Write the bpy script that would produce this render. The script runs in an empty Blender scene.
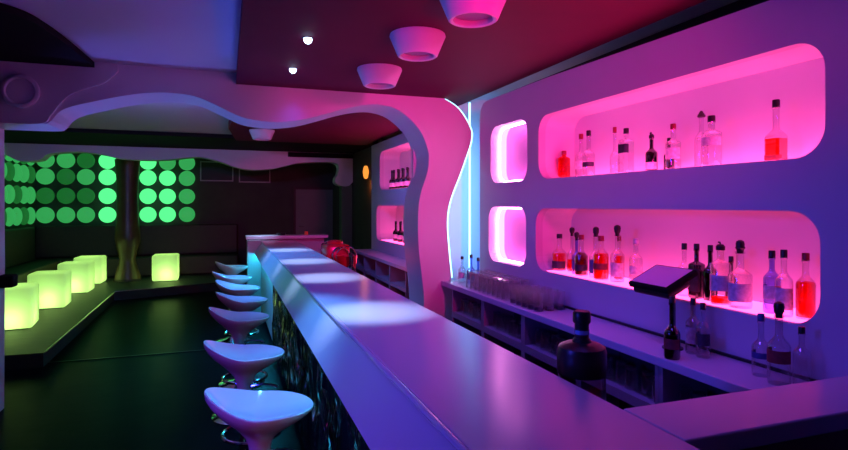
import bpy, bmesh, math, random
from mathutils import Vector, Matrix
random.seed(7)
S = bpy.context.scene
C = S.collection
PI = math.pi

# ------------------------------------------------------------------ camera
cam_d = bpy.data.cameras.new('camera'); cam = bpy.data.objects.new('camera', cam_d); C.objects.link(cam)
cam.location = (0, 0, 1.65); cam.rotation_euler = (PI/2, 0, -0.33985)
cam_d.sensor_width = 36; cam_d.lens = 560/848*36; cam_d.shift_y = -20/848; cam_d.clip_start = 0.02
S.camera = cam
# ------------------------------------------------------------------ world, exposure
w = bpy.data.worlds.new('world'); S.world = w; w.use_nodes = True
w.node_tree.nodes['Background'].inputs[0].default_value = (0.02, 0.02, 0.10, 1)
w.node_tree.nodes['Background'].inputs[1].default_value = 0.04
S.view_settings.view_transform = 'Standard'; S.view_settings.look = 'None'
S.view_settings.exposure = 0.0; S.view_settings.gamma = 1; S.view_settings.use_curve_mapping = False
S.cycles.use_denoising = True
S.cycles.max_bounces = 8; S.cycles.transparent_max_bounces = 24
S.cycles.caustics_reflective = False; S.cycles.caustics_refractive = False
S.cycles.sample_clamp_indirect = 3.0

# ------------------------------------------------------------------ washes of the room, and unseen fill lamps added for tint
def lamp(name, kind, loc, target, color, power, size=0.3, size_y=None, spot=None, blend=0.5, parent=None, spread=None):
    d = bpy.data.lights.new(name, kind); o = bpy.data.objects.new(name, d); C.objects.link(o)
    o.location = loc
    if target is not None:
        o.rotation_euler = (Vector(target)-Vector(loc)).to_track_quat('-Z', 'Y').to_euler()
    d.color = color; d.energy = power
    if kind == 'AREA':
        d.size = size
        if size_y: d.shape = 'RECTANGLE'; d.size_y = size_y
        if spread: d.spread = spread
    else:
        d.shadow_soft_size = size
    if spot: d.spot_size = math.radians(spot); d.spot_blend = blend
    if parent: o.parent = parent
    return o
MAG = (1.0, 0.006, 0.30); BLUE = (0.10, 0.045, 1.0)
lamp('magenta_wash', 'SPOT', (1.5, -0.9, 2.45), (1.75, 4.97, 1.9), MAG, 600, 0.15, spot=34, blend=1.0)
lamp('magenta_back_wash', 'SPOT', (-0.9, -1.4, 1.9), (0.1, 3.2, 0.8), MAG, 75, 0.2, spot=36, blend=0.9)
lamp('blue_wash', 'AREA', (-2.6, 1.6, 2.2), (2.25, 2.3, 1.0), (0.05, 0.05, 1.0), 16, 0.6, spread=math.radians(95))
lamp('blue_ceiling_wash', 'AREA', (-1.6, 2.4, 1.6), (-0.4, 3.0, 2.76), (0.10, 0.04, 1.0), 1.5, 0.5, spread=math.radians(120))
lamp('cove_blue', 'AREA', (0.06, 2.2, 2.69), (-0.6, 2.2, 2.76), (0.05, 0.07, 1.0), 1.1, 4.5, 0.03)
lamp('ceiling_red_fill', 'SPOT', (1.35, 0.4, 1.5), (1.6, 3.1, 2.667), (1.0, 0.005, 0.17), 210, 0.08, spot=52, blend=1.0)  # unseen spot added to redden the dark ceiling near the niche wall
lamp('far_panel_fill', 'SPOT', (0.9, 6.6, 2.6), (2.25, 7.6, 1.3), (0.16, 0.14, 1.0), 75, 0.1, spot=95, blend=1.0)  # added with no fixture, to turn the far niche panel bluer
lamp('bar_top_fill', 'AREA', (0.55, 3.2, 2.62), (0.56, 3.2, 1.1), (0.05, 0.08, 1.0), 7, 3.4, 0.08, spread=math.radians(100))  # unseen area light added to make the bar top bluer
lamp('backbar_fill', 'AREA', (1.35, 2.9, 2.62), (1.95, 2.9, 0.93), (0.16, 0.06, 1.0), 6, 3.0, 0.1, spread=math.radians(75))  # unseen area light added to brighten the back worktop
lamp('soffit_fill', 'SPOT', (-2.1, 6.1, 0.25), (-0.1, 5.3, 2.6), (0.12, 0.13, 1.0), 150, 0.1, spot=68, blend=0.9)  # hidden spot added to light the portal soffit from below
lamp('far_beam_fill', 'SPOT', (-1.0, 5.65, 2.66), (-0.5, 11.3, 2.45), (0.30, 0.30, 1.0), 150, 0.1, spot=75, blend=0.9)  # hidden behind the portal, added to light the far wavy beam and ceiling
lamp('stool_blue_fill', 'SPOT', (-0.3, 6.6, 2.6), (0.25, 6.3, 0.8), (0.05, 0.25, 1.0), 260, 0.1, spot=95, blend=1.0)  # spot without a fixture, added to tint the far stools and bar blue

# ------------------------------------------------------------------ materials
def mat(name, col, rough=0.5, metal=0.0, noise=None, bump=None, spec=None, coat=0):
    m = bpy.data.materials.new(name); m.use_nodes = True
    nt = m.node_tree; b = nt.nodes['Principled BSDF']
    b.inputs['Base Color'].default_value = (*col, 1); b.inputs['Roughness'].default_value = rough
    b.inputs['Metallic'].default_value = metal
    if spec is not None: b.inputs['Specular IOR Level'].default_value = spec
    if coat: b.inputs['Coat Weight'].default_value = coat
    if noise:
        sc, amt = noise
        tc = nt.nodes.new('ShaderNodeTexCoord'); n = nt.nodes.new('ShaderNodeTexNoise'); n.inputs['Scale'].default_value = sc
        nt.links.new(tc.outputs['Object'], n.inputs['Vector'])
        mx = nt.nodes.new('ShaderNodeMix'); mx.data_type = 'RGBA'
        mx.inputs[6].default_value = (*[c*(1-amt) for c in col], 1); mx.inputs[7].default_value = (*[min(1, c*(1+amt)) for c in col], 1)
        nt.links.new(n.outputs['Fac'], mx.inputs[0]); nt.links.new(mx.outputs[2], b.inputs['Base Color'])
    if bump:
        sx, sy, sz, st = bump
        tc = nt.nodes.new('ShaderNodeTexCoord'); mp = nt.nodes.new('ShaderNodeMapping'); mp.inputs['Scale'].default_value = (sx, sy, sz)
        n = nt.nodes.new('ShaderNodeTexNoise'); n.inputs['Scale'].default_value = 1.0; n.inputs['Detail'].default_value = 3
        bp = nt.nodes.new('ShaderNodeBump'); bp.inputs['Strength'].default_value = st; bp.inputs['Distance'].default_value = 0.05
        nt.links.new(tc.outputs['Object'], mp.inputs['Vector']); nt.links.new(mp.outputs[0], n.inputs['Vector'])
        nt.links.new(n.outputs['Fac'], bp.inputs['Height']); nt.links.new(bp.outputs[0], b.inputs['Normal'])
    return m
def emit(name, col, strength):
    m = bpy.data.materials.new(name); m.use_nodes = True
    b = m.node_tree.nodes['Principled BSDF']
    b.inputs['Base Color'].default_value = (0.02, 0.02, 0.02, 1)
    b.inputs['Emission Color'].default_value = (*col, 1); b.inputs['Emission Strength'].default_value = strength
    return m
def glass(name, tint, gloss=0.12, body=0.0, body_col=None):
    m = bpy.data.materials.new(name); m.use_nodes = True; nt = m.node_tree
    for n in list(nt.nodes): nt.nodes.remove(n)
    out = nt.nodes.new('ShaderNodeOutputMaterial'); tr = nt.nodes.new('ShaderNodeBsdfTransparent'); tr.inputs[0].default_value = (*tint, 1)
    gl = nt.nodes.new('ShaderNodeBsdfGlossy'); gl.inputs['Roughness'].default_value = 0.08
    lw = nt.nodes.new('ShaderNodeLayerWeight'); lw.inputs['Blend'].default_value = 0.35
    mr = nt.nodes.new('ShaderNodeMapRange'); mr.inputs['To Min'].default_value = gloss*0.35; mr.inputs['To Max'].default_value = min(1, gloss*5)
    nt.links.new(lw.outputs['Facing'], mr.inputs['Value'])
    mx = nt.nodes.new('ShaderNodeMixShader'); nt.links.new(mr.outputs[0], mx.inputs[0])
    last = tr
    if body:
        df = nt.nodes.new('ShaderNodeBsdfTranslucent'); df.inputs[0].default_value = (*(body_col or tint), 1)
        m2 = nt.nodes.new('ShaderNodeMixShader'); m2.inputs[0].default_value = body
        nt.links.new(tr.outputs[0], m2.inputs[1]); nt.links.new(df.outputs[0], m2.inputs[2]); last = m2
    nt.links.new(last.outputs[0], mx.inputs[1]); nt.links.new(gl.outputs[0], mx.inputs[2]); nt.links.new(mx.outputs[0], out.inputs[0])
    return m
M = dict(
    white=mat('white_paint', (0.72, 0.70, 0.72), 0.55, noise=(3, 0.04)),
    panel=mat('panel_paint', (0.62, 0.58, 0.62), 0.5, noise=(2, 0.05)),
    ceil=mat('pale_ceiling', (0.62, 0.60, 0.64), 0.7, noise=(2, 0.04)),
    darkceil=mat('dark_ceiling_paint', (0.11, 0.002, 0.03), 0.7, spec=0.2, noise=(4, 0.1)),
    black=mat('black_paint', (0.008, 0.006, 0.008), 0.8, spec=0.1),
    floor=mat('dark_floor_tiles', (0.003, 0.0035, 0.006), 0.34, spec=0.02, noise=(5, 0.4), bump=(3, 3, 3, 0.05)),
    plat=mat('platform_boards', (0.032, 0.032, 0.028), 0.5, spec=0.3, noise=(6, 0.4), bump=(2, 20, 2, 0.08)),
    wall=mat('dark_wall', (0.05, 0.042, 0.04), 0.8, noise=(3, 0.3)),
    door=mat('grey_door', (0.16, 0.16, 0.17), 0.6, noise=(4, 0.1)),
    bench=mat('dark_upholstery', (0.035, 0.022, 0.016), 0.6, noise=(12, 0.3)),
    wood=mat('dark_wood', (0.10, 0.055, 0.025), 0.35, noise=(9, 0.4)),
    bar=mat('white_bar_laminate', (0.68, 0.66, 0.70), 0.22, noise=(2, 0.03)),
    barfront=mat('glossy_black_glass', (0.006, 0.014, 0.018), 0.08, bump=(4, 10, 3, 0.35), spec=1.0),
    barend=mat('pale_end_panel', (0.45, 0.5, 0.5), 0.5),
    darkred=mat('dark_red_panel', (0.22, 0.02, 0.04), 0.6),
    counter=mat('counter_laminate', (0.60, 0.56, 0.62), 0.3),
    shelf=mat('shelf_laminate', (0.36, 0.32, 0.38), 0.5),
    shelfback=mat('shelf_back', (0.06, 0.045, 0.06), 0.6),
    abs=mat('white_gloss_plastic', (0.78, 0.76, 0.78), 0.12, coat=0.5),
    chrome=mat('chrome', (0.85, 0.85, 0.88), 0.1, 1.0),
    rubber=mat('black_plastic', (0.012, 0.012, 0.013), 0.35),
    screen=mat('dark_screen', (0.02, 0.02, 0.025), 0.08),
    lampw=mat('white_lamp_shell', (0.75, 0.75, 0.78), 0.45),
    silver=mat('brushed_silver', (0.6, 0.6, 0.63), 0.25, 1.0),
    red=mat('red_gloss', (0.65, 0.015, 0.03), 0.2),
    orange=mat('orange_wax', (0.9, 0.3, 0.08), 0.5),
    label=mat('pale_label', (0.62, 0.56, 0.62), 0.6, noise=(60, 0.5)),
    redlabel=mat('dark_red_label', (0.22, 0.03, 0.04), 0.6, noise=(60, 0.4)),
    darklabel=mat('black_label', (0.03, 0.025, 0.05), 0.5, noise=(60, 0.5)),
    bluelabel=mat('blue_label', (0.05, 0.07, 0.25), 0.5, noise=(60, 0.4)),
    cap=mat('dark_cap', (0.02, 0.012, 0.015), 0.35),
    redcap=mat('red_cap', (0.28, 0.01, 0.03), 0.35),
    clear=glass('clear_glass', (0.93, 0.92, 0.95), 0.16),
    tumbler=glass('tumbler_glass', (0.97, 0.96, 0.98), 0.3, 0.22, (0.9, 0.85, 0.95)),
    basehi=glass('glass_base_highlight', (0.92, 0.9, 0.95), 0.3, 0.55),  # highlights on the glass tops put into a whitened base
    dark=glass('dark_glass', (0.10, 0.05, 0.08), 0.14),
    blueg=glass('blue_glass', (0.45, 0.5, 0.95), 0.14),
    amber=glass('amber_liquid', (0.85, 0.10, 0.06), 0.05, 0.55, (0.95, 0.06, 0.03)),
    orangeliq=glass('orange_liquid', (1.0, 0.16, 0.05), 0.05, 0.6, (1.0, 0.09, 0.02)),
    darkliq=glass('dark_red_liquid', (0.35, 0.03, 0.05), 0.05, 0.5, (0.30, 0.02, 0.02)),
    pinkled=emit('pink_led', (1.0, 0.065, 0.35), 9.0),
    pinkled2=emit('pink_led_strong', (1.0, 0.06, 0.30), 5.6),
    portled=emit('port_led', (1.0, 0.22, 0.7), 30.0),
    portglow=emit('port_sleeve_glow', (1.0, 0.60, 0.97), 1.3),
    portback_lit=mat('port_back_magenta_light', (0.58, 0.16, 0.50), 0.5),  # magenta light on the port backs put into the paint colour
    cyanneon=emit('cyan_neon', (0.32, 0.78, 1.0), 3.2),
    blueled=emit('blue_led', (0.10, 0.14, 1.0), 3.0),
    cyanled=emit('cyan_led', (0.03, 0.50, 0.85), 12.0),
    cyanled2=emit('cyan_led_strong', (0.02, 0.5, 0.85), 75.0),
    spot=emit('spot_lens', (0.55, 0.75, 1.0), 8.0),
    sconce=emit('sconce_glass', (1.0, 0.30, 0.04), 1.3),
    globe_bright=emit('bright_globe', (0.10, 1.0, 0.27), 1.15),
    globe_mid=emit('mid_globe', (0.06, 0.70, 0.16), 0.5),
    globe_dim=emit('dim_globe', (0.03, 0.5, 0.08), 0.25),
)
cube_m = bpy.data.materials.new('milky_plastic'); cube_m.use_nodes = True
nt = cube_m.node_tree
for n in list(nt.nodes): nt.nodes.remove(n)
o_ = nt.nodes.new('ShaderNodeOutputMaterial'); tl = nt.nodes.new('ShaderNodeBsdfTranslucent'); tl.inputs[0].default_value = (0.85, 0.9, 0.7, 1)
df = nt.nodes.new('ShaderNodeBsdfDiffuse'); df.inputs[0].default_value = (0.8, 0.85, 0.7, 1)
mx = nt.nodes.new('ShaderNodeMixShader'); mx.inputs[0].default_value = 0.45
nt.links.new(tl.outputs[0], mx.inputs[1]); nt.links.new(df.outputs[0], mx.inputs[2]); nt.links.new(mx.outputs[0], o_.inputs[0])

# ------------------------------------------------------------------ mesh helpers
def obj(name, bm, m, parent=None, smooth=False, loc=None):
    me = bpy.data.meshes.new(name)
    bmesh.ops.recalc_face_normals(bm, faces=bm.faces[:])
    bm.to_mesh(me); bm.free()
    me.materials.append(m)
    if smooth:
        for p in me.polygons: p.use_smooth = True
        try: me.set_sharp_from_angle(angle=math.radians(40))
        except Exception: pass
    o = bpy.data.objects.new(name, me); C.objects.link(o)
    if parent: o.parent = parent
    if loc: o.location = loc
    return o
def thing(name, label, cat, loc=(0, 0, 0), rotz=0, group=None):
    o = bpy.data.objects.new(name, None); C.objects.link(o)
    o.location = loc; o.rotation_euler = (0, 0, rotz); o.empty_display_size = 0.1
    o['label'] = label; o['category'] = cat
    if group: o['group'] = group
    return o
def tag(o, label, cat, group=None):
    o['label'] = label; o['category'] = cat
    if group: o['group'] = group
    return o
def struct(o, label=None):
    o['kind'] = 'structure'
    if label: o['label'] = label
    return o
def dup(root, loc, rotz=None, label=None, group=None):
    r = root.copy(); C.objects.link(r); r.location = loc
    if rotz is not None: r.rotation_euler = (0, 0, rotz)
    if label: r['label'] = label
    if group: r['group'] = group
    for ch in list(root.children):
        c = ch.copy(); C.objects.link(c); c.parent = r
        for g in list(ch.children):
            d = g.copy(); C.objects.link(d); d.parent = c
    return r
def box(bm, x0, x1, y0, y1, z0, z1, bev=0.0):
    vs = [bm.verts.new(p) for p in ((x0,y0,z0),(x1,y0,z0),(x1,y1,z0),(x0,y1,z0),(x0,y0,z1),(x1,y0,z1),(x1,y1,z1),(x0,y1,z1))]
    fs = [bm.faces.new([vs[i] for i in f]) for f in ((0,3,2,1),(4,5,6,7),(0,1,5,4),(1,2,6,5),(2,3,7,6),(3,0,4,7))]
    if bev:
        es = list({e for f in fs for e in f.edges})
        bmesh.ops.bevel(bm, geom=es, offset=bev, segments=3, affect='EDGES', profile=0.5)
    return bm
def NB(): return bmesh.new()
def bx(*a, bev=0.0): return box(NB(), *a, bev=bev)
def lathe(bm, prof, segs=20, c=(0, 0, 0), cap0=True, cap1=True):
    rings = []
    for r, z in prof:
        rings.append([bm.verts.new((c[0]+r*math.cos(2*PI*i/segs), c[1]+r*math.sin(2*PI*i/segs), c[2]+z)) for i in range(segs)])
    for a, b in zip(rings, rings[1:]):
        for i in range(segs):
            bm.faces.new((a[i], a[(i+1) % segs], b[(i+1) % segs], b[i]))
    if cap0: bm.faces.new(rings[0][::-1])
    if cap1: bm.faces.new(rings[-1])
    return bm
def tube(bm, pts, r, segs=8, closed=False):
    pts = [Vector(p) for p in pts]; n = len(pts); rings = []
    for i, p in enumerate(pts):
        if closed: t = pts[(i+1) % n]-pts[i-1]
        else: t = pts[min(i+1, n-1)]-pts[max(i-1, 0)]
        t.normalize()
        up = Vector((0, 0, 1)) if abs(t.z) < 0.9 else Vector((1, 0, 0))
        u = t.cross(up).normalized(); v = t.cross(u)
        rings.append([bm.verts.new(p+u*(r*math.cos(2*PI*k/segs))+v*(r*math.sin(2*PI*k/segs))) for k in range(segs)])
    m_ = n if closed else n-1
    for i in range(m_):
        a, b = rings[i], rings[(i+1) % n]
        for k in range(segs): bm.faces.new((a[k], a[(k+1) % segs], b[(k+1) % segs], b[k]))
    if not closed:
        bm.faces.new(rings[0]); bm.faces.new(rings[-1][::-1])
    return bm
def spline(pts, sub=5, closed=False):
    out = []; n = len(pts); P = [Vector(p) for p in pts]
    for i in range(n if closed else n-1):
        p0 = P[(i-1) % n] if closed else P[max(i-1, 0)]; p1 = P[i]; p2 = P[(i+1) % n]
        p3 = P[(i+2) % n] if closed else P[min(i+2, n-1)]
        for k in range(sub):
            t = k/sub
            out.append(tuple(0.5*((2*p1)+(p2-p0)*t+(2*p0-5*p1+4*p2-p3)*t*t+(3*p1-p0-3*p2+p3)*t**3)))
    if not closed: out.append(tuple(P[-1]))
    return out
def rrect(u0, u1, v0, v1, r, n=8):
    out = []
    for cu, cv, a0 in ((u1-r, v1-r, 0), (u0+r, v1-r, PI/2), (u0+r, v0+r, PI), (u1-r, v0+r, 1.5*PI)):
        for k in range(n+1):
            a = a0+PI/2*k/n; out.append((cu+r*math.cos(a), cv+r*math.sin(a)))
    return out
def plate(loops, w0, w1, mp):
    """solid plate from an outline (first loop) with holes (other loops); mp maps (u, v, w) to world"""
    cd = bpy.data.curves.new('outline', 'CURVE'); cd.dimensions = '2D'; cd.fill_mode = 'BOTH'; cd.extrude = abs(w1-w0)/2
    for lp in loops:
        sp = cd.splines.new('POLY'); sp.points.add(len(lp)-1)
        for p, q in zip(sp.points, lp): p.co = (q[0], q[1], 0, 1)
        sp.use_cyclic_u = True
    co = bpy.data.objects.new('outline', cd); C.objects.link(co)
    dg = bpy.context.evaluated_depsgraph_get(); me = bpy.data.meshes.new_from_object(co.evaluated_get(dg))
    bm = NB(); bm.from_mesh(me)
    bpy.data.objects.remove(co); bpy.data.meshes.remove(me); bpy.data.curves.remove(cd)
    wc = (w0+w1)/2
    for v in bm.verts: v.co = mp(v.co.x, v.co.y, v.co.z+wc)
    bmesh.ops.remove_doubles(bm, verts=bm.verts[:], dist=1e-5)
    for f in bm.faces: f.smooth = False
    return bm
YZ = lambda u, v, w: Vector((w, u, v))     # outline in the plane X = const
XZ = lambda u, v, w: Vector((u, w, v))     # outline in the plane Y = const
XY = lambda u, v, w: Vector((u, v, w))

# ================================================================== SETTING
CEIL = 2.667; HI = 2.76
struct(obj('floor', bx(-3.9, 2.8, -2.6, 13.7, -0.1, 0), M['floor']))
struct(obj('ceiling', bx(-3.9, 2.8, -2.6, 13.7, HI, HI+0.12), M['ceil']))
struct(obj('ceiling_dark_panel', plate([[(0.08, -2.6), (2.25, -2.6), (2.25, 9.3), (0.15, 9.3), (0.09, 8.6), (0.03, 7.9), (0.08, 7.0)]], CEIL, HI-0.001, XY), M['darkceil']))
struct(obj('ceiling_bulkhead', bx(-3.8, 2.7, 9.3, 11.28, 2.70, HI-0.002), M['black']))
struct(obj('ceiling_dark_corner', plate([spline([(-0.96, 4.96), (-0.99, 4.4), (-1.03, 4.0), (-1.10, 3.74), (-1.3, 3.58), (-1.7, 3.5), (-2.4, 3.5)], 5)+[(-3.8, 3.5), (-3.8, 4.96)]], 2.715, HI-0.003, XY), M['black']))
struct(obj('wall_left', bx(-3.85, -3.72, -2.6, 13.7, 0, HI), M['wall']))
struct(obj('wall_back', bx(-3.85, 2.75, -2.7, -2.58, 0, HI), M['wall']))
struct(obj('wall_far', bx(-3.85, 2.75, 13.6, 13.7, 0, HI), M['wall']))
struct(obj('wall_right', bx(2.62, 2.75, -2.6, 13.7, 0, HI), M['wall']))
struct(obj('wall_far_right', bx(2.45, 2.61, 9.05, 13.6, 0, HI), M['wall']))

# right hand wall panel with the lit niches
UP = (1.845, 2.325); LO = (1.15, 1.625)
near_holes = [rrect(1.57, 3.74, *UP, 0.13), rrect(1.59, 3.78, *LO, 0.13), rrect(3.91, 4.56, 1.845, 2.345, 0.12), rrect(3.93, 4.60, 1.15, 1.635, 0.12)]
top_edge = [(4.79, 2.46), (4.77, 2.54), (4.72, 2.59), (4.62, 2.605), (3.6, 2.598), (2.6, 2.57), (1.5, 2.54), (0.5, 2.52), (-1.5, 2.52)]
wp = struct(obj('wall_niche_panel', plate([[(-1.5, 0.0), (4.79, 0.0)]+top_edge]+near_holes, 2.25, 2.31, YZ), M['panel']))
far_holes = [rrect(6.2, 8.42, 1.88, 2.47, 0.13), rrect(6.2, 8.62, 1.10, 1.64, 0.13)]
wp2 = struct(obj('wall_niche_panel_far', plate([[(5.45, 0.0), (8.95, 0.0), (8.95, 2.62), (5.45, 2.62)]]+far_holes, 2.25, 2.31, YZ), M['panel']))
def niche(parent, lp, depth_x, m):
    bm = NB(); a = [bm.verts.new((2.3098, u, v)) for u, v in lp]; b = [bm.verts.new((depth_x, u, v)) for u, v in lp]
    n = len(lp)
    for i in range(n): bm.faces.new((a[i], a[(i+1) % n], b[(i+1) % n], b[i]))
    bm.faces.new(b)
    return obj('niche', bm, m, parent)
for lp in near_holes[:2]: niche(wp, lp, 2.57, M['white'])
for lp in far_holes: niche(wp2, lp, 2.57, M['white'])
# light strips of the niches (built in behind the front lips)
obj('light_shelf', bx(2.315, 2.565, 1.64, 3.67, 1.8455, 1.849), M['pinkled'], wp)
obj('light_shelf', bx(2.285, 2.565, 1.70, 3.68, 1.1505, 1.1555), M['pinkled2'], wp)
obj('light_shelf', bx(2.315, 2.565, 6.3, 8.35, 1.8805, 1.885), M['pinkled'], wp2)
obj('light_shelf', bx(2.30, 2.565, 6.3, 8.5, 1.1005, 1.105), M['pinkled2'], wp2)
for (y0, y1, z0, z1) in ((3.91, 4.56, 1.845, 2.345), (3.93, 4.60, 1.15, 1.635)):
    lp = rrect(y0+0.012, y1-0.012, z0+0.012, z1-0.012, 0.11)
    obj('light_strip', tube(NB(), [(2.335, u, v) for u, v in lp], 0.008, 6, True), M['portled'], wp)
for lp in near_holes[2:]:      # square port sleeves, made to glow for their bright lit sides
    bm = NB(); a = [bm.verts.new((2.3098, u, v)) for u, v in lp]; b = [bm.verts.new((2.41, u, v)) for u, v in lp]; n = len(lp)
    for k in range(n): bm.faces.new((a[k], a[(k+1) % n], b[(k+1) % n], b[k]))
    obj('glow_sleeve', bm, M['portglow'], wp)
    bm = NB(); bm.faces.new([bm.verts.new((2.4095, u, v)) for u, v in lp]); obj('niche', bm, M['portback_lit'], wp)
# recess beside the wavy portal, with its light tubes
struct(obj('wall_recess', bx(1.78, 2.62, 5.36, 5.42, 0, HI), M['white']))

# wavy portal
inner = [(-1.333, 2.264), (-1.264, 2.285), (-1.205, 2.36), (-1.132, 2.404), (-1.017, 2.442), (-0.817, 2.501), (-0.611, 2.546), (-0.406, 2.56), (-0.225, 2.539), (-0.047, 2.467), (0.111, 2.396), (0.233, 2.372), (0.397, 2.364), (0.609, 2.392), (0.827, 2.456), (1.006, 2.515), (1.189, 2.558), (1.349, 2.567), (1.502, 2.53), (1.638, 2.435), (1.737, 2.318), (1.797, 2.169), (1.807, 2.075), (1.787, 1.942), (1.717, 1.725), (1.698, 1.481), (1.707, 1.228), (1.737, 0.973), (1.757, 0.756), (1.75, 0.4), (1.72, 0.0)]
outer = [(2.04, 0.0), (2.045, 0.5), (2.042, 0.835), (2.032, 0.989), (2.011, 1.181), (1.99, 1.478), (2.021, 1.688), (2.125, 1.949), (2.22, 2.202), (2.243, 2.29), (2.241, 2.378), (2.167, 2.51), (2.08, 2.60), (1.96, 2.664)]
inner_s = spline([(-1.66, 2.262)]+inner, 8); outer_s = spline(outer, 8)
portal_loop = [(-3.72, 0), (-1.70, 0), (-1.695, 1.2), (-1.70, 2.262)]+inner_s[1:]+outer_s+[(1.96, HI), (-3.72, HI)]
wport = struct(obj('wall_portal', plate([portal_loop], 4.97, 5.43, XZ), M['white']))
# raised leftmost layer of the portal, ending in a curl, with its round boss
lay = spline([(-1.70, 2.262), (-1.33, 2.262), (-1.255, 2.33), (-1.205, 2.405), (-1.135, 2.49), (-1.035, 2.545), (-0.90, 2.60), (-0.80, 2.70)], 5)
obj('raised_layer', plate([[(-2.6, 2.262)]+lay+[(-0.80, HI), (-2.6, HI)]], 4.945, 4.972, XZ), M['white'], wport)
bm = NB()
lathe(bm, [(0.125, 0.0), (0.125, 0.018), (0.115, 0.026), (0.098, 0.026), (0.09, 0.014), (0.0005, 0.014)], 32, cap0=False)
bm.transform(Matrix.Translation((-1.445, 4.946, 2.498)) @ Matrix.Rotation(PI/2, 4, 'X'))
obj('round_boss', bm, M['white'], wport, True)
obj('jamb_ledge', bx(-1.78, -1.60, 5.30, 5.42, 0.99, 1.09, bev=0.015), M['black'], wport)
# neon on the portal's outer edge, and the straight tube of the recess
t = thing('neon_tube', 'cyan white neon tube following the wavy outer edge of the pink portal', 'neon light')
obj('tube', tube(NB(), [(x+0.016, 5.0, z) for x, z in outer_s if z > 0.95], 0.011, 8), M['cyanneon'], t)
t = thing('neon_tube', 'straight vertical bluish neon tube between the portal and the niche wall', 'neon light')
obj('tube', tube(NB(), [(2.285, 5.10, 0.95), (2.285, 5.10, CEIL)], 0.011, 8), M['cyanneon'], t)
obj('end_cap', lathe(NB(), [(0.018, 0), (0.018, 0.03)], 12, (2.285, 5.10, 0.935)), M['silver'], t)
lamp('recess_glow', 'AREA', (2.33, 5.0, 1.7), (2.30, 5.36, 1.7), (0.10, 0.34, 1.0), 8, 0.12, 1.4)

# second wavy beam, deep in the room
b2 = [(-3.7, 2.50), (-3.527, 2.50), (-3.312, 2.40), (-3.036, 2.425), (-2.903, 2.532), (-2.633, 2.575), (-2.359, 2.584), (-2.032, 2.541), (-1.73, 2.478), (-1.108, 2.476), (-0.529, 2.548), (-0.214, 2.5), (0.162, 2.377), (0.455, 2.325), (0.828, 2.353), (1.094, 2.417), (1.385, 2.484), (1.92, 2.517), (2.12, 2.49), (2.165, 2.40), (2.144, 2.279), (2.093, 2.19), (2.10, 2.09), (2.217, 2.037), (2.36, 2.04), (2.448, 2.12)]
struct(obj('wall_beam', plate([spline(b2, 7)+[(2.448, HI), (-3.7, HI)]], 11.3, 11.6, XZ), M['white']))
struct(obj('trim_1', bx(1.15, 2.449, 11.26, 11.32, 2.60, 2.69), M['black']), 'dark ledge on the top of the far wavy beam')
struct(obj('column_1', bx(2.22, 2.44, 11.32, 11.56, 0, 2.06), mat('green_grey_paint', (0.10, 0.16, 0.11), 0.6)), 'plain square column below the far wavy beam')
# platform
pl = [(-3.72, 6.65), (-1.75, 6.65), (-1.82, 10.9), (-0.2, 11.5), (2.44, 12.4), (2.44, 13.6), (-3.72, 13.6)]
pf = struct(obj('floor_platform', plate([pl], 0.0, 0.15, XY), M['plat']))
obj('edge_trim', tube(NB(), [(-1.74, 6.66, 0.15), (-1.812, 10.9, 0.15), (-0.2, 11.49, 0.15), (2.4, 12.38, 0.15)], 0.009, 6), M['silver'], pf)
struct(obj('trim_2', bx(-1.75, 0.46, 6.80, 6.83, 0.0, 0.008), M['rubber']), 'thin metal strip across the dark floor')
# far wall openings
wn = 0
for x0, x1, z0, z1 in ((-0.55, 0.16, 2.19, 2.64), (0.28, 0.98, 2.17, 2.62)):
    wn += 1
    bm = NB(); f_ = 0.025
    box(bm, x0, x1, 13.56, 13.60, z0, z0+f_); box(bm, x0, x1, 13.56, 13.60, z1-f_, z1)
    box(bm, x0, x0+f_, 13.56, 13.60, z0+f_, z1-f_); box(bm, x1-f_, x1, 13.56, 13.60, z0+f_, z1-f_)
    wf = struct(obj('window_%d' % wn, bm, mat('grey_frame', (0.35, 0.35, 0.35), 0.5)))
    obj('pane', bx(x0+f_, x1-f_, 13.585, 13.599, z0+f_, z1-f_), mat('dark_pane', (0.015, 0.03, 0.02), 0.6), wf)
d1 = struct(obj('door_1', bx(1.56, 2.44, 13.54, 13.6, 0.15, 2.02), M['door']))
bm = NB()
for (a, b, c_, d_) in ((1.50, 1.56, 0.15, 2.08), (1.56, 2.44, 2.02, 2.08)): box(bm, a, b, 13.52, 13.6, c_, d_)
obj('door_frame', bm, M['bench'], d1)
obj('door_panel', bx(1.68, 2.32, 13.53, 13.541, 1.1, 1.9, bev=0.004), M['door'], d1)
obj('handle', tube(NB(), [(1.63, 13.49, 1.15), (1.74, 13.49, 1.15)], 0.012), M['silver'], d1)

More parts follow.
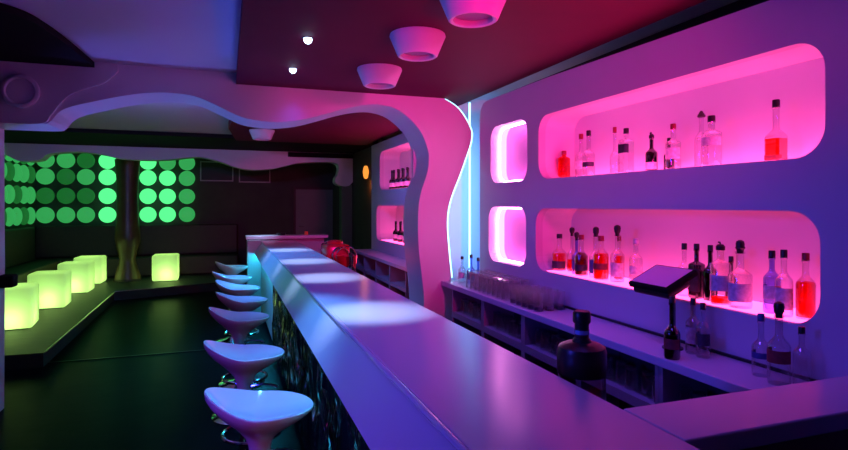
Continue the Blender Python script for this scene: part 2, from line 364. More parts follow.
# ================================================================== BAR
bar = thing('bar_counter', 'long white bar counter with sloping fascia and dark glossy front', 'bar counter', (0, 0, 0))
YB0, YB1 = 0.25, 9.0
bm = NB(); box(bm, 0.515, 1.01, YB0, YB1, 1.05, 1.10, bev=0.006); obj('countertop', bm, M['bar'], bar)
obj('fascia', plate([[(0.40, 0.93), (0.415, 0.915), (0.56, 0.99), (0.56, 1.049), (0.53, 1.08), (0.505, 1.085)]], YB0, YB1, XZ), M['bar'], bar)
obj('edge_rail', tube(NB(), [(0.508, YB0, 1.092), (0.508, YB1, 1.092)], 0.010, 8), M['bar'], bar, True)
bm = NB(); rnd = random.Random(3); ny = int((6.30-YB0)/0.065); nz = 7; gv = []      # faceted glass shard front
for a in range(ny+1):
    col = []
    for k in range(nz+1):
        jy = 0 if a in (0, ny) else rnd.uniform(-0.02, 0.02); jz = 0 if k in (0, nz) else rnd.uniform(-0.05, 0.05)
        col.append(bm.verts.new((0.497-rnd.uniform(0, 0.03), YB0+(6.30-YB0)*a/ny+jy, 0.10+0.885*k/nz+jz)))
    gv.append(col)
for a in range(ny):
    for k in range(nz):
        q = (gv[a][k], gv[a+1][k], gv[a+1][k+1], gv[a][k+1])
        bm.faces.new((q[0], q[1], q[2])); bm.faces.new((q[0], q[2], q[3]))
obj('front_panel', bm, M['barfront'], bar)
obj('panel_backing', bx(0.50, 0.53, YB0, 6.30, 0.10, 0.985), M['black'], bar)
obj('front_panel', bx(0.499, 0.53, 6.31, 8.749, 0.10, 0.985), M['barend'], bar)
obj('plinth', bx(0.56, 0.95, YB0, YB1, 0, 0.10), M['black'], bar)
obj('carcass', bx(0.531, 0.97, YB0, YB1, 0.10, 1.049), M['shelfback'], bar)
obj('under_light', bx(0.440, 0.455, 0.6, 6.2, 0.905, 0.914), M['cyanled'], bar)
obj('under_light', bx(0.440, 0.458, 6.25, 8.74, 0.902, 0.914), M['cyanled2'], bar)
obj('end_panel', bx(0.30, 0.499, 8.75, 9.0, 0, 1.11, bev=0.004), M['barend'], bar)
obj('service_shelf', bx(0.971, 1.32, 1.3, 8.6, 0.82, 0.85), M['shelfback'], bar)
# near return of the bar
rt = thing('bar_return', 'short white return counter running from the bar to the niche wall', 'bar counter')
obj('countertop', bx(1.011, 2.248, 1.03, 1.25, 1.05, 1.10, bev=0.006), M['bar'], rt)
obj('front_panel', bx(1.02, 2.24, 1.055, 1.09, 0.0, 1.049), M['darkred'], rt)
# far end slab
et = thing('bar_end_shelf', 'raised white end shelf across the far end of the bar', 'counter')
obj('shelf_top', bx(0.29, 1.55, 9.001, 9.35, 1.12, 1.17, bev=0.006), M['bar'], et)
obj('support', bx(0.35, 1.5, 9.10, 9.3, 0, 1.119), M['barend'], et)
t = thing('ashtray', 'small dark ashtray on the raised end shelf of the bar', 'ashtray', (0.83, 9.15, 1.17))
obj('dish', lathe(NB(), [(0.06, 0), (0.075, 0.035), (0.06, 0.035), (0.05, 0.012), (0.0005, 0.012)], 20, cap1=False), M['rubber'], t, True)
obj('rest', bx(-0.012, 0.012, -0.074, -0.05, 0.03, 0.045), M['rubber'], t)
t = thing('candle', 'small orange candle on the raised end shelf of the bar', 'candle', (1.22, 9.15, 1.17))
obj('wax', lathe(NB(), [(0.03, 0), (0.03, 0.05), (0.02, 0.055)], 14), M['orange'], t, True)
obj('wick', tube(NB(), [(0, 0, 0.054), (0.002, 0, 0.075)], 0.003, 6), M['rubber'], t)

# ================================================================== BACK COUNTER
bc = thing('back_worktop', 'long narrow back counter worktop under the lit niches', 'counter')
obj('worktop', bx(1.93, 2.248, 1.255, 4.965, 0.885, 0.93, bev=0.005), M['counter'], bc)
obj('rear_gasket', bx(2.236, 2.249, 1.255, 4.78, 0.931, 0.945), M['rubber'], bc)
bounds = [1.255, 1.50, 2.15, 2.80, 3.45, 4.10, 4.75]
ords = ['nearest the return counter', 'second from the return counter', 'third from the return counter', 'fourth from the return counter', 'second from the pink portal', 'standing beside the pink portal']
cubbies = []
for i, (a, b) in enumerate(zip(bounds, bounds[1:])):
    u = thing('shelf_unit', 'open shelf unit below the back worktop, '+ords[i], 'shelf', (0, a, 0), 0, 'open shelf units under the back worktop')
    L = b-a-0.002
    obj('side_panel', bx(1.95, 2.24, 0.0, 0.025, 0.0, 0.884), M['shelf'], u)
    obj('side_panel', bx(1.95, 2.24, L-0.025, L, 0.0, 0.884), M['shelf'], u)
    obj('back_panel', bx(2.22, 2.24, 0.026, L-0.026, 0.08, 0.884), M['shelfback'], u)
    obj('shelf_board', bx(1.95, 2.219, 0.026, L-0.026, 0.63, 0.68), M['shelf'], u)
    obj('shelf_board', bx(1.95, 2.219, 0.026, L-0.026, 0.26, 0.30), M['shelf'], u)
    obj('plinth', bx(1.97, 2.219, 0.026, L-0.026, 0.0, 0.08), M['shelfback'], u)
    cubbies.append((a, b))
fw = thing('back_worktop', 'far stretch of back worktop beyond the portal under small niches', 'counter')
obj('worktop', bx(1.95, 2.248, 5.52, 8.95, 0.885, 0.93, bev=0.005), M['counter'], fw)
for i, (a, b) in enumerate(((6.2, 6.9), (6.9, 7.6), (7.6, 8.3), (8.3, 8.95))):
    u = thing('shelf_unit', 'open shelf unit beyond the portal, '+['beside the portal', 'second from the portal', 'third from the portal', 'at the far end of the worktop'][i], 'shelf', (0, a, 0), 0, 'open shelf units beyond the portal')
    L = b-a-0.002
    obj('side_panel', bx(1.97, 2.24, 0.0, 0.025, 0.0, 0.884), M['shelf'], u)
    obj('side_panel', bx(1.97, 2.24, L-0.025, L, 0.0, 0.884), M['shelf'], u)
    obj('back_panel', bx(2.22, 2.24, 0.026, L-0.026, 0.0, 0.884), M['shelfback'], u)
    obj('shelf_board', bx(1.97, 2.219, 0.026, L-0.026, 0.63, 0.67), M['shelf'], u)

# ================================================================== STOOLS
def make_stool(label):
    t = thing('bar_stool', label, 'bar stool', (0, 0, 0), 0, 'white bar stools along the bar front')
    a, b = 0.225, 0.19
    def rim(th):
        x = math.cos(th)   # -1 = back lip (away from the bar), +1 = front
        return 0.778 + 0.082*max(0, -x)**1.5 - 0.008*max(0, x)**2
    def wid(th):
        return b*(1-0.22*max(0, -math.cos(th))**1.5)
    N = 40; bm = NB(); K = 9
    def pt(th, s, under=0):
        r = s
        zr = rim(th)
        depth = 0.055*(1-s**2.2)
        z = zr*s**2.5+0.742*(1-s**2.5)
        x = a*r*math.cos(th); y = wid(th)*r*math.sin(th)
        return (x, y, z)
    top = [[bm.verts.new(pt(2*PI*i/N, s)) for i in range(N)] for s in [0.06+0.94*k/(K-1) for k in range(K)]]
    for r0, r1 in zip(top, top[1:]):
        for i in range(N): bm.faces.new((r0[i], r0[(i+1) % N], r1[(i+1) % N], r1[i]))
    bm.faces.new(top[0])
    # rounded rim and the funnel-like underside
    prof = [(1.02, -0.004), (1.015, -0.014), (0.95, -0.032), (0.82, -0.058), (0.62, -0.088), (0.45, -0.112), (0.32, -0.14), (0.25, -0.175), (0.21, -0.225)]
    prev = top[-1]
    for k, (s, dz) in enumerate(prof):
        f = min(1, k/6.0)
        ring = []
        for i in range(N):
            th = 2*PI*i/N
            z = rim(th)*(1-f)+0.785*f+dz
            ring.append(bm.verts.new((a*s*math.cos(th)*(1 if s > 0.4 else 0.9), wid(th)*s*math.sin(th), z)))
        for i in range(N): bm.faces.new((prev[i], prev[(i+1) % N], ring[(i+1) % N], ring[i]))
        prev = ring
    bm.faces.new(prev)
    obj('seat', bm, M['abs'], t, True)
    obj('gas_lift', lathe(NB(), [(0.022, 0.30), (0.022, 0.562)], 16), M['chrome'], t, True)
    obj('column', lathe(NB(), [(0.034, 0.03), (0.034, 0.40), (0.028, 0.41)], 20), M['chrome'], t, True)
    obj('base', lathe(NB(), [(0.205, 0.0), (0.205, 0.008), (0.17, 0.022), (0.08, 0.036), (0.04, 0.06)], 36), M['chrome'], t, True)
    fr = obj('footrest', tube(NB(), [(0.04+0.165*math.cos(q), 0.165*math.sin(q), 0.30) for q in [2*PI*i/28 for i in range(28)]], 0.011, 8, True), M['chrome'], t, True)
    bm = NB(); tube(bm, [(0.0, 0.03, 0.30), (0.0, 0.165, 0.30)], 0.009); tube(bm, [(0.0, -0.03, 0.30), (0.0, -0.165, 0.30)], 0.009)
    obj('brace', bm, M['chrome'], fr, True)
    lv = obj('lever', tube(NB(), [(0.03, -0.02, 0.58), (0.10, -0.05, 0.595), (0.16, -0.07, 0.59), (0.185, -0.08, 0.58)], 0.008), M['chrome'], t, True)
    return t
stool_pos = [(0.14, 2.54, 'closest to the camera'), (0.105, 3.48, 'second from the camera end'), (0.10, 4.62, 'third from the camera end'), (0.14, 5.45, 'fourth, halfway along the bar'), (0.12, 6.26, 'fifth from the camera end'), (0.07, 7.17, 'next to last toward the far end'), (0.08, 8.45, 'last one, at the far end of the bar')]
s0 = make_stool('white plastic scoop bar stool, '+stool_pos[0][2])
s0.location = (stool_pos[0][0], stool_pos[0][1], 0); s0.rotation_euler = (0, 0, -0.12)
for k, (x, y, d_) in enumerate(stool_pos[1:]):
    dup(s0, (x, y, 0), [-0.03, -0.05, 0.1, -0.2, 0.15, 0.3][k], 'white plastic scoop bar stool, '+d_)

# ================================================================== BOTTLES
def bottle(name, label, loc, H, r, shape='round', glassm='clear', liquid=None, fill=0.5, cap='cap', capm='cap', lab='label', labz=(0.22, 0.52), neck=0.28, shoulder=0.16, group=None, rotz=0, cat='bottle'):
    """liquor bottle: body, cap or pourer, label, liquid"""
    t = thing(name, label, cat, loc, rotz, group)
    capH = 0.10*H if cap in ('cap',) else 0.06*H
    gH = H-capH if cap != 'pourer' else H*0.83
    nr = max(0.010, r*0.33); nk = neck*H; sh = shoulder*H
    zs = gH-nk-sh; prof = [(r*0.93, 0.0), (r, 0.012), (r, zs)]
    for k in range(1, 6):
        q = k/5; prof.append((nr+(r-nr)*(0.5+0.5*math.cos(PI*q)), zs+sh*q))
    prof += [(nr, gH-0.012), (nr*1.25, gH-0.010), (nr*1.25, gH)]
    segs = 20
    def shaped(pf, k=1.0):
        bm = NB(); lathe(bm, pf, segs)
        if shape == 'square':
            for v in bm.verts:
                rr = math.hypot(v.co.x, v.co.y)
                if rr > nr*1.3 and v.co.z < zs+sh*0.7:
                    a_ = math.atan2(v.co.y, v.co.x); f = 1/max(abs(math.cos(a_)), abs(math.sin(a_))); f = min(f, 1.28)
                    v.co.x *= f*0.92; v.co.y *= f*0.92
        elif shape == 'flask':
            for v in bm.verts: v.co.x *= 0.62
        return bm
    obj('glass_body', shaped(prof), M[glassm], t, True)
    if liquid:
        lz = gH*fill; lp = [(r*0.9, 0.008), (r*0.93, 0.014)]
        lp += [(pr*0.93, pz) for pr, pz in prof[2:] if pz < lz and pr > nr*1.2] if lz > zs else []
        lp.append((r*0.93 if lz <= zs else lp[-1][0]*0.9, lz))
        obj('liquid', shaped(lp), M[liquid], t, True)
    if lab:
        z0, z1 = labz[0]*zs*1.4, min(labz[1]*zs*1.5, zs*0.95)
        bm = shaped([(r*1.012, z0), (r*1.012, z1)])
        bmesh.ops.delete(bm, geom=[f for f in bm.faces if len(f.verts) > 4], context='FACES')
        if shape != 'square':   # label wraps the room side only
            bmesh.ops.delete(bm, geom=[f for f in bm.faces if f.calc_center_median().x > r*0.25], context='FACES')
        else:
            bmesh.ops.delete(bm, geom=[f for f in bm.faces if f.calc_center_median().x > -r*0.3], context='FACES')
        if bm.faces: obj('label', bm, M[lab], t, True)
        else: bm.free()
    if cap == 'cap':
        obj('cap', lathe(NB(), [(nr*1.18, gH-0.02*H), (nr*1.18, H-0.003), (nr*1.05, H)], 16), M[capm], t, True)
    elif cap == 'pourer':       # cork pourer with a bulb shaped dust cover
        pz = gH; bh = H-gH; q = 0.72*bh
        obj('pourer', lathe(NB(), [(nr*0.9, pz-0.01), (nr*1.0, pz+bh*0.15), (nr*1.35, pz+bh*0.3), (q*0.46, pz+bh*0.45), (q*0.5, pz+bh*0.65), (q*0.42, pz+bh*0.88), (q*0.15, pz+bh)], 16), M[capm], t, True)
    elif cap == 'spout':
        bm = NB(); lathe(bm, [(nr*1.35, gH-0.03*H), (nr*1.35, gH+0.01), (nr*0.8, gH+0.02)], 14); tube(bm, [(0, 0, gH+0.015), (0, 0.004, gH+0.03), (0, 0.012, H+0.012)], 0.005, 8)
        obj('spout', bm, M[capm], t, True)
    elif cap == 'cone':
        obj('cap', lathe(NB(), [(nr*1.6, gH-0.05*H), (nr*1.9, gH-0.03*H), (nr*0.5, H), ], 16), M[capm], t, True)
    return t
B = 'liquor_bottle'
US = UP[0]+0.005; LS = LO[0]+0.0065; CS = 0.931
G1, G2, G3 = 'bottles in the upper niche', 'bottles in the lower niche', 'bottles on the back worktop'
X1 = 2.44
# upper niche
bottle(B, 'squat red orange flask, farthest along in the upper niche', (X1, 3.685, US), 0.215, 0.050, 'flask', 'amber', 'orangeliq', 0.8, 'cap', 'redcap', None, neck=0.08, shoulder=0.10, group=G1, rotz=PI/2)
bottle(B, 'tall clear bottle just beside the red flask in the upper niche', (X1+0.03, 3.51, US), 0.325, 0.042, lab='label', labz=(0.3, 0.55), capm='redcap', group=G1)
bottle(B, 'clear bottle with small dark round mark, second after the red flask', (X1-0.03, 3.335, US), 0.325, 0.043, lab='darklabel', labz=(0.33, 0.45), capm='cap', group=G1)
bottle(B, 'thin clear bottle with slim neck at the middle of the upper niche', (X1+0.03, 3.13, US), 0.325, 0.032, lab=None, neck=0.36, capm='redcap', group=G1)
bottle(B, 'square clear bottle with tall dark cap and dark label, upper niche middle', (X1-0.02, 2.955, US), 0.292, 0.043, 'square', lab='darklabel', labz=(0.45, 0.6), neck=0.12, shoulder=0.06, group=G1)
bottle(B, 'short dark bottle with metal spout in the upper niche', (X1, 2.75, US), 0.225, 0.035, glassm='dark', lab='label', labz=(0.1, 0.35), cap='spout', group=G1)
bottle(B, 'small plain dark bottle touching the short spouted one, upper niche', (X1+0.05, 2.66, US), 0.20, 0.030, glassm='dark', lab=None, group=G1)
bottle(B, 'clear round shouldered bottle with dim label alone in the upper niche', (X1, 2.575, US), 0.27, 0.042, lab='label', labz=(0.3, 0.55), capm='redcap', neck=0.22, shoulder=0.1, group=G1)
bottle(B, 'clear bottle with black cone shaped stopper in the upper niche', (X1+0.06, 2.43, US), 0.325, 0.036, lab=None, cap='cone', group=G1)
bottle(B, 'broad clear bottle with black cap in front of the cone stopper one', (X1-0.02, 2.285, US), 0.272, 0.050, lab='label', labz=(0.45, 0.58), neck=0.16, shoulder=0.08, group=G1)
bottle(B, 'tall bottle half full of red spirit at the upper niche end', (X1, 1.932, US), 0.295, 0.042, 'square', liquid='orangeliq', fill=0.42, lab='redlabel', labz=(0.1, 0.2), neck=0.34, shoulder=0.18, group=G1)
# lower niche
X2 = 2.38
bottle(B, 'amber bottle with sloping shoulders, farthest along in the lower niche', (X2, 3.655, LS), 0.275, 0.055, liquid='amber', fill=0.52, lab='darklabel', labz=(0.1, 0.4), neck=0.26, shoulder=0.2, group=G2)
bottle(B, 'slim bottle with a little red liquid and black pourer, lower niche', (X2+0.04, 3.55, LS), 0.33, 0.036, liquid='amber', fill=0.32, cap='pourer', lab=None, neck=0.3, group=G2)
bottle(B, 'bluish slim bottle with black pourer, third in the lower niche', (X2, 3.435, LS), 0.30, 0.034, glassm='blueg', cap='pourer', lab='bluelabel', group=G2)
bottle(B, 'dark red bottle with red cap in the lower niche cluster', (X2-0.03, 3.335, LS), 0.285, 0.047, liquid='darkliq', fill=0.62, capm='redcap', lab='darklabel', labz=(0.2, 0.4), group=G2)
bottle(B, 'clear bottle with navy label and black pourer, lower niche cluster', (X2+0.01, 3.225, LS), 0.345, 0.045, cap='pourer', lab='bluelabel', labz=(0.15, 0.58), group=G2)
bottle(B, 'orange red bottle with red cap in front of the lower niche cluster', (X2-0.035, 3.11, LS), 0.29, 0.050, liquid='orangeliq', fill=0.66, capm='redcap', lab='redlabel', labz=(0.3, 0.45), neck=0.18, group=G2)
bottle(B, 'slender red bottle with red cap behind the orange red one', (X2+0.07, 3.06, LS), 0.29, 0.034, liquid='orangeliq', fill=0.6, capm='redcap', lab=None, neck=0.2, group=G2)
bottle(B, 'tallest clear bottle with black pourer, closest to the cluster end', (X2, 2.99, LS), 0.365, 0.043, cap='pourer', lab='label', labz=(0.15, 0.5), neck=0.24, shoulder=0.14, group=G2)
bottle(B, 'lone pale clear bottle standing behind the till screen', (X2+0.02, 2.84, LS), 0.285, 0.040, lab='label', labz=(0.3, 0.5), capm='label', neck=0.2, group=G2)
bottle(B, 'clear dark capped bottle next to the till screen in the niche', (X2-0.02, 2.41, LS), 0.285, 0.036, lab='darklabel', labz=(0.3, 0.5), neck=0.24, group=G2)
bottle(B, 'square black labelled bottle second from the till screen', (X2-0.02, 2.325, LS), 0.288, 0.036, 'square', glassm='dark', lab='darklabel', labz=(0.15, 0.6), neck=0.22, shoulder=0.07, group=G2)
bottle(B, 'dark brown bottle between the black labelled and spouted bottles', (X2-0.01, 2.245, LS), 0.286, 0.034, glassm='dark', liquid='darkliq', fill=0.6, lab=None, neck=0.24, group=G2)
bottle(B, 'short dark bottle tucked behind the brown one in the niche', (X2+0.07, 2.19, LS), 0.23, 0.03, glassm='dark', lab=None, group=G2)
bottle(B, 'clear bottle with steel spout and red dregs, lower niche', (X2-0.05, 2.145, LS), 0.295, 0.048, liquid='orangeliq', fill=0.12, cap='spout', lab='label', labz=(0.25, 0.5), neck=0.18, shoulder=0.1, group=G2)
bottle(B, 'broad clear bottle with round black pourer, lower niche', (X2-0.04, 2.04, LS), 0.325, 0.052, cap='pourer', lab='label', labz=(0.15, 0.52), neck=0.24, shoulder=0.12, group=G2)
bottle(B, 'dark capped pale label bottle, third from the niche end', (X2-0.02, 1.889, LS), 0.285, 0.036, glassm='blueg', lab='label', labz=(0.3, 0.55), neck=0.2, group=G2)
bottle(B, 'dark capped white label bottle, second from the niche end', (X2-0.04, 1.815, LS), 0.295, 0.036, lab='label', labz=(0.15, 0.55), neck=0.22, group=G2)
bottle(B, 'orange bottle last in the lower niche by its rounded end', (X2+0.0, 1.745, LS), 0.285, 0.038, liquid='orangeliq', fill=0.62, capm='redcap', lab=None, neck=0.22, group=G2)
# on the back worktop
bottle(B, 'dark glass bottle with red label on the back worktop under the till', (1.972, 2.088, CS), 0.29, 0.036, glassm='dark', lab='redlabel', labz=(0.3, 0.55), neck=0.34, group=G3)
bottle(B, 'clear pale label bottle beside the dark red labelled one, worktop', (2.14, 2.13, CS), 0.265, 0.034, lab='label', labz=(0.25, 0.6), neck=0.2, group=G3)
bottle(B, 'clear bottle with dark label third in the worktop trio', (2.13, 2.06, CS), 0.255, 0.032, lab='darklabel', labz=(0.3, 0.55), neck=0.2, group=G3)
bottle(B, 'bluish clear bottle with screw cap at the near worktop end', (2.13, 1.755, CS), 0.26, 0.035, glassm='clear', lab='bluelabel', labz=(0.45, 0.56), capm='bluelabel', neck=0.28, group=G3)
bottle(B, 'clear bottle with dark red label and round black pourer, near worktop end', (2.10, 1.65, CS), 0.33, 0.042, cap='pourer', lab='redlabel', labz=(0.42, 0.62), neck=0.22, group=G3)
bottle(B, 'small plain clear bottle behind the red labelled one at worktop end', (2.16, 1.60, CS), 0.235, 0.032, lab=None, neck=0.2, group=G3)
bottle(B, 'pale clear bottle closest to the portal on the back worktop', (2.10, 4.86, CS), 0.235, 0.036, lab='label', neck=0.28, group=G3)
bottle(B, 'dark blue bottle second from the portal on the back worktop', (2.12, 4.70, CS), 0.265, 0.036, glassm='blueg', lab='bluelabel', neck=0.3, group=G3)
bottle(B, 'dark blue bottle third from the portal, next to the glasses', (2.14, 4.59, CS), 0.245, 0.034, glassm='blueg', lab='darklabel', neck=0.3, group=G3)
# far niches
g4 = 'bottles in the far upper niche'; lb4 = 'dark liquor bottle in the far upper niche beyond the portal'
fb = bottle(B, lb4, (2.42, 8.33, 1.886), 0.30, 0.045, glassm='dark', liquid='darkliq', fill=0.6, lab='label', neck=0.3, group=g4)
for k, y in enumerate((8.22, 8.11, 8.0, 7.89, 7.78, 7.67, 7.55, 7.4)):
    dup(fb, (2.42+0.05*(k % 2), y, 1.886), 0.3*k)
g5 = 'bottles in the far lower niche'; lb5 = 'dark liquor bottle in the far lower niche beyond the portal'
for k, y in enumerate((8.12, 8.0, 7.89, 7.77, 7.62)):
    dup(fb, (2.42+0.04*(k % 2), y, 1.106), 0.3*k, lb5, g5)

# big display bottle behind the bar
t = thing('magnum_bottle', 'oversized dark bottle with domed black shoulder standing just behind the bar', 'bottle', (1.15, 1.63, 0.851))
obj('glass_body', lathe(NB(), [(0.074, 0), (0.08, 0.012), (0.08, 0.23)], 32, cap1=False), glass('smoky_glass', (0.78, 0.72, 0.82), 0.2), t, True)
sh_ = obj('shoulder', lathe(NB(), [(0.081, 0.222), (0.083, 0.23), (0.083, 0.298), (0.078, 0.314), (0.06, 0.325), (0.034, 0.332), (0.025, 0.345)], 32), M['rubber'], t, True)
obj('neck', lathe(NB(), [(0.024, 0.34), (0.024, 0.40)], 24), M['rubber'], t, True)
obj('neck_band', lathe(NB(), [(0.0255, 0.358), (0.0255, 0.372)], 24), mat('blue_band', (0.25, 0.5, 0.9), 0.2, 0.6), t, True)
obj('stopper', lathe(NB(), [(0.027, 0.395), (0.03, 0.40), (0.03, 0.43), (0.025, 0.436)], 24), M['cap'], t, True)

# ================================================================== TILL SCREEN
t = thing('touch_till', 'dark tilted touch screen till on a pole above the back worktop', 'till', (2.09, 2.28, 0.931))
rot = Matrix.Translation((0, 0, 0.345)) @ Matrix.Rotation(math.radians(-25), 4, 'Y')
bm = bx(-0.105, 0.105, -0.14, 0.14, -0.016, 0.016, bev=0.01); bm.transform(rot); obj('housing', bm, M['black'], t)
bm = bx(-0.09, 0.09, -0.122, 0.122, 0.0162, 0.018); bm.transform(rot); obj('screen', bm, mat('till_screen_reflection', (0.75, 0.40, 0.55), 0.45), t)  # pink niche reflection put into the screen colour
bm = bx(-0.10, 0.05, -0.125, 0.125, -0.05, -0.0165, bev=0.012); bm.transform(rot); obj('rear_casing', bm, M['rubber'], t)
obj('pole', lathe(NB(), [(0.014, 0.012), (0.014, 0.285)], 16, (0.02, -0.05, 0)), M['rubber'], t, True)
obj('foot', lathe(NB(), [(0.05, 0), (0.05, 0.008), (0.02, 0.015)], 24, (0.02, -0.05, 0)), M['rubber'], t, True)

# ================================================================== GLASSES
def make_glass(label, group, H, r0, r1, inverted=True, base=None):
    t = thing('drinking_glass', label, 'glass', (0, 0, 0), 0, group)
    pr = [(r1*0.98, 0.0), (r1, 0.002), (r0, H-0.012), (r0*0.96, H)] if inverted else [(r0*0.96, 0), (r0, 0.012), (r1, H)]
    obj('bowl', lathe(NB(), pr, 14, cap0=not inverted, cap1=inverted), M['tumbler'], t, True)
    if base: obj('base', lathe(NB(), [(r0*0.9, H-0.02), (r0*0.9, H-0.006)] if inverted else [(r0*0.9, 0.004), (r0*0.9, 0.03)], 14), M[base], t, True)
    return t
g = 'upside down glasses on the back worktop'; lb = 'upside down clear highball glass in the rows on the back worktop'
g0 = make_glass(lb, g, 0.15, 0.030, 0.036, True, 'basehi'); g0.location = (2.0, 4.46, CS)
for r_ in range(3):
    for k in range(9):
        if r_ == 0 and k == 0: continue
        dup(g0, (2.0+0.083*r_, 4.46-0.083*k, CS))
g = 'stemless tumblers beside the highballs'; lb = 'clear tumbler with dark bottom in the block beside the highball rows'
g0 = make_glass(lb, g, 0.125, 0.034, 0.038, False, 'darklabel'); g0.location = (2.0, 3.66, CS)
for r_ in range(3):
    for k in range(5):
        if r_ == 0 and k == 0: continue
        dup(g0, (2.0+0.084*r_, 3.66-0.084*k, CS))
g0 = None
for i, (a, b) in enumerate(cubbies):
    if i == 0: continue
    for lvl, z in (('upper', 0.681), ('lower', 0.301)):
        grp = 'glasses in the %s cubby of the shelf unit %s' % (lvl, ords[i])
        lb = 'short glass in the %s cubby of the shelf unit %s' % (lvl, ords[i])
        for k in range(6):
            p = (2.02+0.02*(k % 2), a+0.075+0.1*k, z)
            if g0 is None:
                g0 = make_glass(lb, grp, 0.12, 0.030, 0.034, True, 'basehi'); g0.location = p
            else: dup(g0, p, None, lb, grp)

# red bar machine at the far end behind the bar
t = thing('drinks_dispenser', 'red glossy drinks machine with silver ring behind the far bar end', 'drinks machine', (1.17, 6.35, 0.851))
obj('housing', bx(-0.13, 0.13, -0.20, 0.22, 0.0, 0.36, bev=0.03), M['red'], t, True)
bm = NB(); tube(bm, [(0.09*math.cos(q), 0, 0.09*math.sin(q)) for q in [2*PI*i/24 for i in range(24)]], 0.012, 8, True); bm.transform(Matrix.Translation((0.02, -0.212, 0.24)))
obj('ring', bm, M['chrome'], t, True)
obj('drip_tray', bx(-0.12, 0.12, -0.26, -0.201, 0.0, 0.03, bev=0.004), M['chrome'], t)
obj('lid', lathe(NB(), [(0.09, 0.361), (0.09, 0.385), (0.05, 0.40)], 24), M['red'], t, True)
red_c = mat('red_plastic', (0.75, 0.02, 0.04), 0.3)
for k, (y, n_) in enumerate(((5.85, 'closest to the portal jamb'), (6.85, 'behind the red drinks machine'))):
    t = thing('ice_bucket', 'red plastic ice bucket behind the bar, '+n_, 'bucket', (1.20, y, 0.851), 0, 'red ice buckets behind the bar')
    obj('pail', lathe(NB(), [(0.085, 0), (0.11, 0.26), (0.115, 0.265), (0.10, 0.26), (0.08, 0.02)], 24, cap1=True), red_c, t, True)
    obj('handle', tube(NB(), [(0.11*math.cos(q), 0, 0.24+0.12*math.sin(q)) for q in [PI*i/12 for i in range(13)]], 0.006), M['chrome'], t, True)
for k, y in enumerate((5.66, 5.56)):
    bottle(B, ['dark bottle standing behind the bar beyond the red bucket', 'second dark bottle behind the bar close to the portal jamb'][k], (1.2, y, 0.851), 0.31, 0.038, glassm='dark', lab=None, neck=0.3, group='dark bottles behind the bar')
lamp('service_red', 'POINT', (1.5, 6.2, 1.0), None, (1.0, 0.03, 0.08), 2.5, 0.05)

# ================================================================== CEILING LAMPS
def ring_lamp(label, loc):
    t = thing('ceiling_lamp', label, 'ceiling lamp', loc, 0, 'white cone ceiling lamps')
    obj('shade', lathe(NB(), [(0.165, 0.0), (0.168, -0.012), (0.120, -0.125), (0.112, -0.130), (0.098, -0.126), (0.10, -0.10), (0.125, -0.01)], 40, cap0=True, cap1=True), M['lampw'], t, True)
    obj('lens', lathe(NB(), [(0.095, -0.098), (0.095, -0.094)], 32), mat('frosted_lens', (0.35, 0.3, 0.4), 0.5), t, True)
    return t
r0 = ring_lamp('white truncated cone ceiling lamp closest to the camera', (1.12, 2.46, CEIL-0.001))
dup(r0, (1.08, 3.17, CEIL-0.001), None, 'white truncated cone ceiling lamp, middle one of the three in front')
dup(r0, (1.08, 4.05, CEIL-0.001), None, 'white truncated cone ceiling lamp just before the pink portal')
dup(r0, (0.46, 7.9, CEIL-0.001), None, 'white cone ceiling lamp beyond the portal over the bar end')
def downlight(label, loc, target=None, power=0, size=24, col=(0.40, 0.56, 1.0)):
    t = thing('downlight', label, 'downlight', loc, 0, 'small ceiling downlights')
    obj('bezel', lathe(NB(), [(0.034, 0), (0.034, -0.004), (0.026, -0.005), (0.024, 0.0)], 24, cap0=False, cap1=False), M['silver'], t, True)
    obj('lens', lathe(NB(), [(0.026, -0.006), (0.025, -0.016), (0.02, -0.026), (0.011, -0.033), (0.003, -0.035)], 20), M['spot'], t, True)
    if power:
        l = lamp('downlight_beam', 'SPOT', (0, 0, -0.05), None, col, power, 0.02, spot=size, blend=1.0, parent=t)
        l.rotation_euler = (Vector(target)-Vector(loc)-Vector((0, 0, -0.03))).to_track_quat('-Z', 'Y').to_euler()
    return t
Z = CEIL-0.001
for lab_, loc, tg, pw, sz in (
        ('tiny bright downlight closest to the camera, above the bar', (0.47, 2.63, Z), (0.72, 2.80, 1.10), 190, 28),
        ('tiny bright downlight between the first and third over the bar', (0.47, 3.45, Z), (0.12, 2.95, 0.8), 230, 50),
        ('tiny bright downlight just before the portal', (0.47, 4.26, Z), (0.70, 4.25, 1.10), 190, 28),
        ('tiny downlight past the portal over the bar', (0.47, 5.75, Z), (0.72, 5.55, 1.10), 190, 28),
        ('tiny downlight second past the portal over the bar', (0.60, 7.2, Z), (0.72, 7.0, 1.10), 190, 28),
        ('tiny downlight at the far bar end', (0.60, 8.8, Z), (0.5, 9.15, 1.20), 160, 28)):
    downlight(lab_, loc, tg, pw, sz, (0.07, 0.33, 1.0) if sz == 50 else (0.40, 0.56, 1.0))

# sconce
t = thing('wall_sconce', 'small orange glowing wall sconce beyond the portal beside the far niches', 'wall lamp', (2.45, 9.8, 2.22))
obj('back_plate', bx(-0.02, -0.001, -0.05, 0.05, -0.12, 0.10, bev=0.004), M['rubber'], t)
obj('shade', lathe(NB(), [(0.02, -0.10), (0.04, -0.07), (0.055, 0.02), (0.04, 0.10), (0.025, 0.13)], 16, (-0.09, 0, 0)), M['sconce'], t, True)
lamp('sconce_light', 'POINT', (-0.12, 0, -0.2), None, (1.0, 0.25, 0.05), 1.5, 0.05, parent=t)

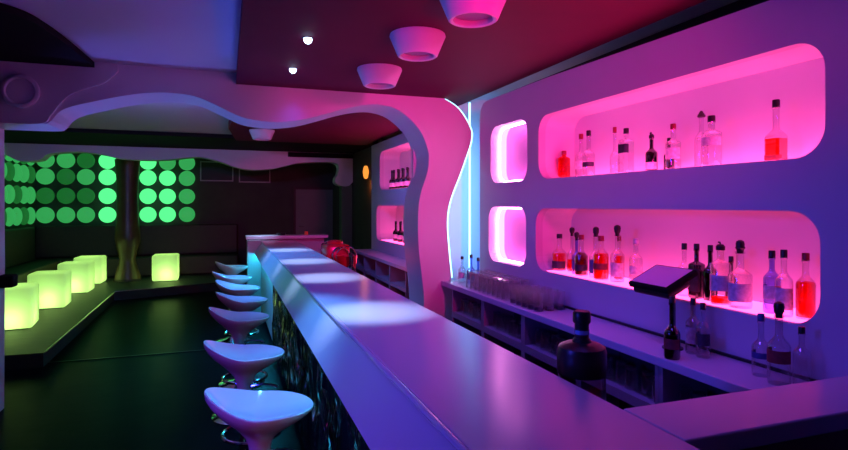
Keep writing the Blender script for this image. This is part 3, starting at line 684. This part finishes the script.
# ================================================================== LOUNGE CORNER
bt = thing('bench_seat', 'dark upholstered bench along the far wall under the green globes', 'bench', (0, 0, 0))
obj('seat', bx(-3.68, 0.25, 13.0, 13.58, 0.16, 0.55, bev=0.03), M['bench'], bt)
obj('backrest', bx(-3.68, 0.25, 13.42, 13.59, 0.56, 1.22, bev=0.03), M['bench'], bt)
bt = thing('bench_seat', 'dark upholstered bench along the side wall with the globe columns', 'bench', (0, 0, 0))
obj('seat', bx(-3.70, -3.10, 7.0, 12.98, 0.16, 0.55, bev=0.03), M['bench'], bt)
obj('backrest', bx(-3.71, -3.55, 7.0, 12.98, 0.56, 1.22, bev=0.03), M['bench'], bt)
t = thing('wavy_column', 'dark wavy wooden column with narrow waist before the green globes', 'column', (-1.85, 12.5, 0.151))
prof = [(0.24, 0.0), (0.24, 0.04), (0.215, 0.15), (0.16, 0.32), (0.145, 0.42), (0.17, 0.55), (0.225, 0.78), (0.225, 0.95), (0.20, 1.2), (0.19, 1.6), (0.20, 2.0), (0.23, 2.4)]
obj('shaft', lathe(NB(), [(p[0], p[1]) for p in spline([(a, b) for a, b in prof], 4)], 28), M['wood'], t, True)
obj('foot_ring', lathe(NB(), [(0.26, 0), (0.26, 0.03), (0.242, 0.035)], 28), M['bench'], t, True)

def light_cube(label, loc, s, rotz):
    t = thing('light_cube', label, 'light cube', loc, rotz, 'glowing cube stools')
    bm = bx(-s/2, s/2, -s/2, s/2, 0.012, s*1.1, bev=0.035); obj('shell', bm, cube_m, t, True)
    obj('base', bx(-s/2+0.05, s/2-0.05, -s/2+0.05, s/2-0.05, 0.0, 0.011), M['rubber'], t)
    lamp('cube_light', 'POINT', (0.02, -s*0.17, 0.13), None, (0.62, 1.0, 0.30), 4.0, 0.05, parent=t)
    lamp('cube_light', 'POINT', (0, 0, s*0.6), None, (0.48, 1.0, 0.24), 1.7, 0.10, parent=t)
    return t
cubes = [(-2.46, 8.15, 0.47, 'closest to the platform front', 0.12), (-2.44, 9.6, 0.47, 'second in the row', 0.05), (-2.43, 11.1, 0.47, 'third in the row', 0.0), (-2.45, 12.25, 0.47, 'last in the row near the wooden column', -0.03), (-1.13, 12.25, 0.47, 'standing alone on the other side of the wooden column', 0.02)]
for x, y, s, d_, rz in cubes:
    light_cube('glowing yellow green cube stool, '+d_, (x, y, 0.151), s, rz)

# globes on the far wall and on the side wall
rows = [1.49, 1.90, 2.31, 2.71]; rows = [1.46, 1.86, 2.27, 2.56]
rown = ['bottom row', 'lower middle row', 'upper middle row', 'top row']
gg = 'green globe lamps'
def make_globe(label, m):
    t = thing('globe_lamp', label, 'globe lamp', (0, 0, 0), 0, gg)
    bm = NB(); bmesh.ops.create_uvsphere(bm, u_segments=24, v_segments=14, radius=0.168); bm.transform(Matrix.Diagonal((1, 0.45, 1, 1)))
    obj('globe', bm, m, t, True)
    obj('mount', lathe(NB(), [(0.05, 0.0), (0.05, 0.04)], 12), M['rubber'], t)
    # mount stands behind the globe, towards the wall (local +Y)
    t.children[1].rotation_euler = (-PI/2, 0, 0); t.children[1].location = (0, 0.07, 0)
    return t
protos = {k: make_globe('green globe lamp', M['globe_'+k]) for k in ('bright', 'mid', 'dim')}
used = set()
def put_globe(kind, loc, rz, label):
    if kind not in used:
        used.add(kind); p = protos[kind]; p.location = loc; p.rotation_euler = (0, 0, rz); p['label'] = label; return p
    return dup(protos[kind], loc, rz, label)
colx = [(-3.51, 'first column from corner'), (-3.141, 'second column from corner'), (-2.777, 'third column from corner'), (-2.377, 'column just before wooden pillar'),
        (-1.599, 'first column past wooden pillar'), (-1.212, 'second column past wooden pillar'), (-0.817, 'last column past wooden pillar')]
kinds = [['mid', 'dim', 'mid', 'mid'], ['mid', 'dim', 'dim', 'mid'], ['mid', 'dim', 'mid', 'dim'], ['bright']*4, ['bright']*4, ['bright', 'bright', 'bright', 'mid'], ['mid', 'mid', 'mid', 'mid']]
for ci, (x, cn) in enumerate(colx):
    for ri, z in enumerate((1.44, 1.84, 2.24, 2.585)):
        put_globe(kinds[ci][ri], (x, 13.48, z), 0, 'green globe lamp on far wall, %s, %s' % (rown[ri], cn))
for ci, y in enumerate((11.35, 11.73, 12.11, 12.49, 12.87)):
    cn = ['column nearest the room front', 'second column', 'middle column', 'fourth column', 'column next to the corner'][ci]
    for ri, z in enumerate((1.44, 1.84, 2.24, 2.585)):
        put_globe('mid' if (ci+ri) % 3 else 'dim', (-3.60, y, z), PI/2, 'green globe lamp on the side wall, %s, %s' % (rown[ri], cn))
